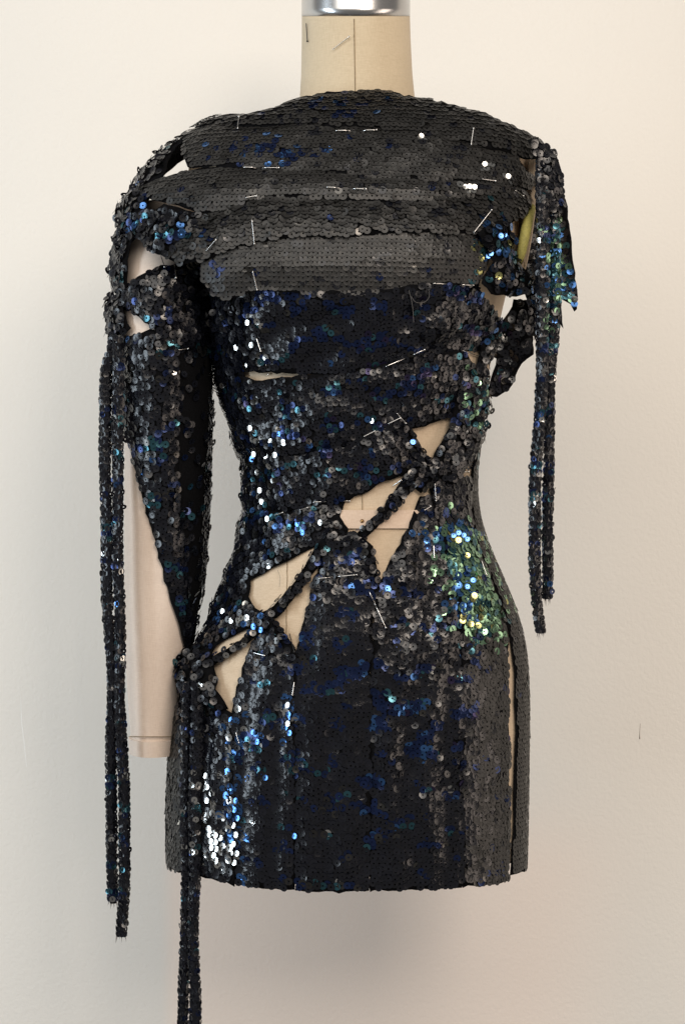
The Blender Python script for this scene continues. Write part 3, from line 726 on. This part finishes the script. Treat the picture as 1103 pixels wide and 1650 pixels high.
# ------------------------------------------------------------------ hanging strips
def hanging(name, pts, tints, single=8, jit=5.5, label=None):
    """pts: (px centre, py, Y, width px)"""
    pts = np.array(pts, float)
    py = np.arange(pts[0, 1], pts[-1, 1], 4.0)
    cx = np.interp(py, pts[:, 1], pts[:, 0]); Y = np.interp(py, pts[:, 1], pts[:, 2]); w = np.interp(py, pts[:, 1], pts[:, 3]) * K / 2 * .74
    ker = np.ones(9) / 9
    sm = lambda a: np.convolve(np.pad(a, 4, mode='edge'), ker, mode='valid')
    cx, Y, w = sm(cx), sm(Y), sm(w)
    g = np.random.default_rng(len(pts) + int(pts[0, 0]))
    cx = cx + np.sin(py / 37 + g.uniform(0, 6)) * 1.0 + np.sin(py / 91 + 2) * 1.2
    C = np.stack([(cx - 551.5) * K * (Y + D) / D, Y, Z0 + (825 - py) * K * (Y + D) / D], 1)
    n = 12; th = np.arange(n) * 2 * math.pi / n
    dep = np.minimum(w * .55, .0032)
    twist = .35 * np.sin(py / 120 + g.uniform(0, 6))
    def at(i, phi):
        ct, st = np.cos(twist[i]), np.sin(twist[i])
        x = w[i] * np.sin(phi); y = -dep[i] * np.cos(phi)
        nx = np.sin(phi) / w[i]; ny = -np.cos(phi) / dep[i]; l = np.hypot(nx, ny); nx, ny = nx / l, ny / l
        p = C[i] + np.stack([x * ct - y * st, x * st + y * ct, np.zeros_like(x)], -1)
        nn = np.stack([nx * ct - ny * st, nx * st + ny * ct, np.zeros_like(x)], -1)
        return p, nn
    m = len(py)
    I, PH = np.meshgrid(np.arange(m), th, indexing='ij')
    V, _ = at(I.ravel(), PH.ravel())
    F = [(i * n + k, i * n + (k + 1) % n, (i + 1) * n + (k + 1) % n, (i + 1) * n + k) for i in range(m - 1) for k in range(n)]
    o = obj(name, mesh_np(name, V, F, M_CLOTH, True), dress)
    if label: o['label'] = label
    # frayed end
    e = C[-1]; fr = []
    Vf, Ff = [], []
    for k in range(7):
        x = (k / 6 - .5) * 2 * w[-1]; l = g.uniform(.003, .008); b = len(Vf)
        Vf += [(e[0] + x - .0006, e[1] - .001, e[2] + .004), (e[0] + x + .0006, e[1] - .001, e[2] + .004), (e[0] + x + g.normal(0, .0015), e[1] + g.normal(0, .001), e[2] - l), (e[0] + x, e[1] + .001, e[2] + .004)]
        Ff += [(b, b + 1, b + 2), (b + 1, b + 3, b + 2), (b + 3, b, b + 2)]
    if pts[-1, 1] < 1600: obj('frayed_end', mesh_np('frayed_end', Vf, Ff, M_FRAY, False), o)
    # sequins round the strip
    rows = np.arange(0, m - 1, 1.6)
    ii, pp = [], []
    for r_i, r in enumerate(rows):
        for ph in ([-80, -38, 0, 38, 80, 180] if r_i % 2 else [-60, -20, 20, 60, 140, 220]):
            ii.append(r); pp.append(R(ph) + g.normal(0, .10))
    ii = np.array(ii).astype(int); pp = np.array(pp)
    p, nn = at(ii, pp)
    up = np.tile(np.array([[0, 0, 1.0]]), (len(p), 1)); tu = np.cross(up, nn)
    add_sequins(o, p, nn, tu, up, (0, -5), jit, tints, single, .80)
    return o
ST = {'smoke': .04, 'navy': .10, 'silver': .02, 'teal': .04}
hanging('hanging_strip', [(184, 548, -.045, 14), (168, 600, -.05, 18), (170, 680, -.05, 17), (171, 800, -.05, 16), (173, 960, -.052, 17), (180, 1100, -.052, 16), (179, 1300, -.05, 15), (184, 1458, -.05, 14)], ST, 10)
hanging('hanging_strip', [(188, 545, -.055, 14), (190, 600, -.056, 17), (190, 800, -.056, 16), (192, 960, -.056, 14), (192, 1100, -.056, 13), (195, 1200, -.056, 15), (201, 1300, -.055, 16), (203, 1400, -.055, 16), (194, 1512, -.055, 16)], ST, 10)
hanging('hanging_strip', [(874, 236, -.065, 16), (875, 300, -.075, 20), (873, 480, -.075, 20), (871, 600, -.072, 17), (868, 700, -.07, 16), (862, 800, -.07, 17), (861, 900, -.07, 17), (866, 980, -.07, 14), (871, 1022, -.07, 15)], ST, 10)
hanging('hanging_strip', [(886, 245, -.058, 18), (893, 300, -.066, 20), (892, 480, -.066, 18), (886, 600, -.062, 17), (884, 700, -.06, 15), (884, 800, -.06, 15), (883, 900, -.06, 14), (880, 966, -.06, 13)], ST, 10)
hanging('hanging_strip', [(304, 1104, -.066, 16), (301, 1160, -.074, 20), (302, 1400, -.076, 16), (300, 1530, -.076, 15), (294, 1600, -.076, 14), (291, 1660, -.076, 14), (289, 1730, -.076, 14)], ST, 10)
hanging('hanging_strip', [(316, 1104, -.074, 16), (317, 1160, -.082, 21), (314, 1400, -.083, 17), (312, 1530, -.083, 14), (313, 1600, -.083, 15), (312, 1660, -.083, 17), (312, 1730, -.083, 15)], ST, 10)

# ------------------------------------------------------------------ single sequins as pieces of their own
SMESH = {}
def lone_sequin(par, p, a, b, n, s, t):
    if t not in SMESH:
        SMESH[t] = mesh_np('sequin', RING, RF, M_SEQ, False, {'tint': np.tile(TA[t], (len(RING), 1)), 'finish': np.tile((ROUGH[t], ROUGH[t], ROUGH[t], 1), (len(RING), 1))})
    o = bpy.data.objects.new('sequin', SMESH[t]); COL.objects.link(o); o.parent = par
    m = Matrix(((a[0] * s, b[0] * s, n[0] * s, p[0]), (a[1] * s, b[1] * s, n[1] * s, p[1]), (a[2] * s, b[2] * s, n[2] * s, p[2]), (0, 0, 0, 1)))
    o.matrix_local = m
for q in PICKED[::max(1, len(PICKED) // 250 + 1)] if len(PICKED) > 250 else PICKED: lone_sequin(*q)

# ------------------------------------------------------------------ pins
bpy.context.view_layer.update()
DG = bpy.context.evaluated_depsgraph_get()
CAMP = Vector((0, -D, Z0))
def hit(px, py):
    d = (P3(px, py, 0.0) - CAMP).normalized()
    ok, loc, nrm, *_ = scene.ray_cast(DG, CAMP, d)
    return loc if ok and loc.y < YW - .02 else P3(px, py, -.05)
# sequins added as glints, each turned to mirror a lamp into the camera
def glint(px, py, lamp, tint, size=.74, spread=.035):
    d = (P3(px, py, 0.0) - CAMP).normalized()
    ok, loc, nrm, _, ob, _ = scene.ray_cast(DG, CAMP, d)
    if not ok or loc.y > YW - .02: return
    while ob.parent is not None and ob.parent is not dress: ob = ob.parent
    if ob.parent is not dress: return
    n = ((Vector(lamp) - loc).normalized() + (CAMP - loc).normalized()).normalized()
    n = (n + Vector(RNG.normal(0, spread, 3))).normalized()
    a = n.orthogonal().normalized(); b = n.cross(a)
    lone_sequin(ob, loc + Vector((0, -.0016, 0)), a, b, n, SR * size, TN.index(tint))
WARM, WIN, SIDE = (0.7, -1.9, 1.95), (-1.9, -1.0, 1.2), (1.75, -0.75, 0.95)
for x, y in [(781, 264), (757, 300), (749, 301), (764, 301), (818, 284), (678, 219), (281, 600)]: glint(x, y, WARM, 'silver', .68, .06)
for x, y in [(398, 520), (405, 556), (395, 590), (380, 560), (412, 640), (402, 690), (408, 732), (428, 735), (442, 733), (418, 790), (430, 836), (516, 842), (432, 912), (358, 985), (372, 1000), (598, 678), (322, 1104),
             (338, 1345), (347, 1346), (339, 1355), (347, 1357), (355, 1350), (341, 1366), (349, 1368), (344, 1378), (336, 1335), (376, 1330), (380, 1345), (376, 1360), (381, 1375), (377, 1390), (463, 1136), (463, 1166), (331, 1250), (333, 1268), (333, 1290)]: glint(x, y, WIN, 'silver')
for x, y in [(380, 1290), (378, 1305), (382, 1318), (464, 1151), (466, 1181), (427, 1253), (474, 1347), (420, 1015), (487, 858), (408, 1180), (414, 1195)]: glint(x, y, WIN, 'blue')
for x, y in [(665, 712), (806, 380), (812, 378), (790, 408), (786, 412), (730, 862), (738, 858), (746, 862), (752, 868), (762, 935), (752, 945)]: glint(x, y, WARM, 'blue')
for x, y in [(738, 870), (752, 895), (764, 960), (758, 1005), (770, 1008), (745, 1000)]: glint(x, y, WARM, 'gold', .85, .10)
def pin(x0, y0, x1, y1, label, gap=None, dark=False, head=1):
    a, b = hit(x0, y0), hit(x1, y1)
    lead = Vector((0, -.0030, 0))
    a = a + lead; b = b + lead
    t = thing('dressmaking_pin', label, 'pin', 'pins holding the drape in place')
    t.location = (a + b) / 2
    la, lb = a - t.location, b - t.location
    pts = []
    for i in range(13):
        f = i / 12; p = la.lerp(lb, f)
        if gap and gap[0] < f < gap[1]: p = p + Vector((0, .006 * math.sin(math.pi * (f - gap[0]) / (gap[1] - gap[0])), 0))
        pts.append(p)
    m = M_PINDARK if dark else M_PIN
    r = .00045
    obj('shaft', tube_mesh('shaft', pts, [r * .6] + [r] * 12, m, 6), t)
    e = lb if head else la
    d = (lb - la).normalized() * (1 if head else -1)
    obj('pin_head', tube_mesh('pin_head', [e - d * .0004, e, e + d * .0006, e + d * .0009], [.0007, .0011, .0010, .0004], m, 8), t)
PINS = [
    (493, 38, 495, 67, 'dark pin stuck upright in the linen neck below the steel cap', None, True),
    (535, 81, 562, 60, 'pale pin slanting across the front of the linen neck'),
    (540, 211, 606, 210, 'pin lying level under the centre of the neckline', (.3, .75)),
    (758, 235, 762, 208, 'upright pin in the neckline band near the armless shoulder'),
    (383, 208, 385, 189, 'short upright pin on the shoulder seam above the arm'),
    (391, 270, 449, 271, 'level pin in the dark fold under the shoulder above the arm', (.3, .6)),
    (776, 289, 797, 292, 'short level pin among the bright sparkles of the upper chest'),
    (525, 302, 589, 305, 'level pin in the third chest band at mid chest', (.27, .75)),
    (396, 319, 413, 316, 'short pin at the lower edge of the third chest band'),
    (406, 354, 410, 393, 'long upright pin in the scale-like fourth chest band'),
    (332, 405, 348, 387, 'slanting pin in front of the armpit of the linen arm'),
    (762, 376, 791, 339, 'long slanting pin beside the open armhole'),
    (829, 307, 842, 316, 'tiny slanting pin right beside the torn shoulder edge'),
    (259, 411, 266, 430, 'slanting pin beside the bare upper arm opening'),
    (281, 424, 284, 448, 'upright pin at the top of the sleeve'),
    (407, 437, 414, 467, 'upright pin on the outer edge of the smooth bust band'),
    (697, 457, 761, 460, 'level pin under the lower edge of the smooth bust band', (.3, .75)),
    (413, 545, 420, 566, 'short leaning pin above the small slit in the bodice side'),
    (428, 588, 432, 603, 'tiny upright pin right at the small slit in the bodice side'),
    (621, 591, 683, 564, 'pin slanting along the band edge below the bust', (.4, .78)),
    (744, 565, 770, 574, 'pin across the narrow gap below the open armhole'),
    (625, 683, 644, 674, 'short pin left of the crossed pair above the triangular cut-out'),
    (639, 666, 653, 682, 'pin leaning down beside the triangular cut-out'),
    (585, 704, 603, 695, 'short slanting pin at the diagonal fold of scales'),
    (706, 763, 754, 760, 'level pin over the knotted straps at the waist side', (.35, .6)),
    (700, 779, 702, 806, 'upright pin below the knotted straps at the waist side'),
    (504, 809, 563, 807, 'level pin along the edge above the waist cut-out', (.38, .65)),
    (482, 822, 495, 818, 'small slanting pin on the waist band left of the level pin'),
    (443, 830, 455, 826, 'small slanting pin at the far edge of the waist band'),
    (632, 783, 646, 774, 'small bright pin on the strap over the waist cut-out'),
    (683, 822, 693, 816, 'tiny pin in the ruffled sequins beside the V-shaped cut-out'),
    (512, 932, 574, 926, 'level pin across the knot at the top of the centre skirt', (.28, .55)),
    (594, 952, 621, 1011, 'long slanting pin under the point of the V-shaped cut-out', (.22, .44)),
    (466, 1020, 474, 1050, 'black pin standing in the lower hip cut-out', None, True),
    (407, 1051, 426, 1056, 'level pin below the strap over the hip cut-outs'),
    (474, 1098, 471, 1119, 'upright pin on the seam below the hip cut-out'),
    (380, 1179, 385, 1196, 'small pin below the pointed hip cut-out'),
    (698, 878, 699, 898, 'upright pin beside the green shimmering hip patch'),
    (775, 903, 783, 926, 'leaning pin on the edge of the smooth grey side panel'),
    (288, 564, 303, 562, 'short level pin across the dark inner sleeve'),
]
for q in PINS:
    pin(*q[:5], *(q[5:] if len(q) > 5 else ()))

# ------------------------------------------------------------------ loose threads
def thread(pts, label):
    P = [hit(*p) + Vector((0, -.003, 0)) for p in pts]
    for _ in range(3):
        Q = [P[0]]
        for i in range(len(P) - 1): Q += [P[i] * .75 + P[i + 1] * .25, P[i] * .25 + P[i + 1] * .75]
        P = Q + [P[-1]]
    o = thing('loose_thread', label, 'thread', data=tube_mesh('loose_thread', P, .00015, M_THREAD, 5))
thread([(662, 478), (668, 488), (682, 489), (692, 480), (690, 466)], 'curled loose thread under the smooth bust band')
thread([(658, 468), (664, 490), (666, 520)], 'straight loose thread hanging from the bust band')
thread([(450, 946), (452, 930), (447, 918)], 'short thread on the linen of the hip cut-out')
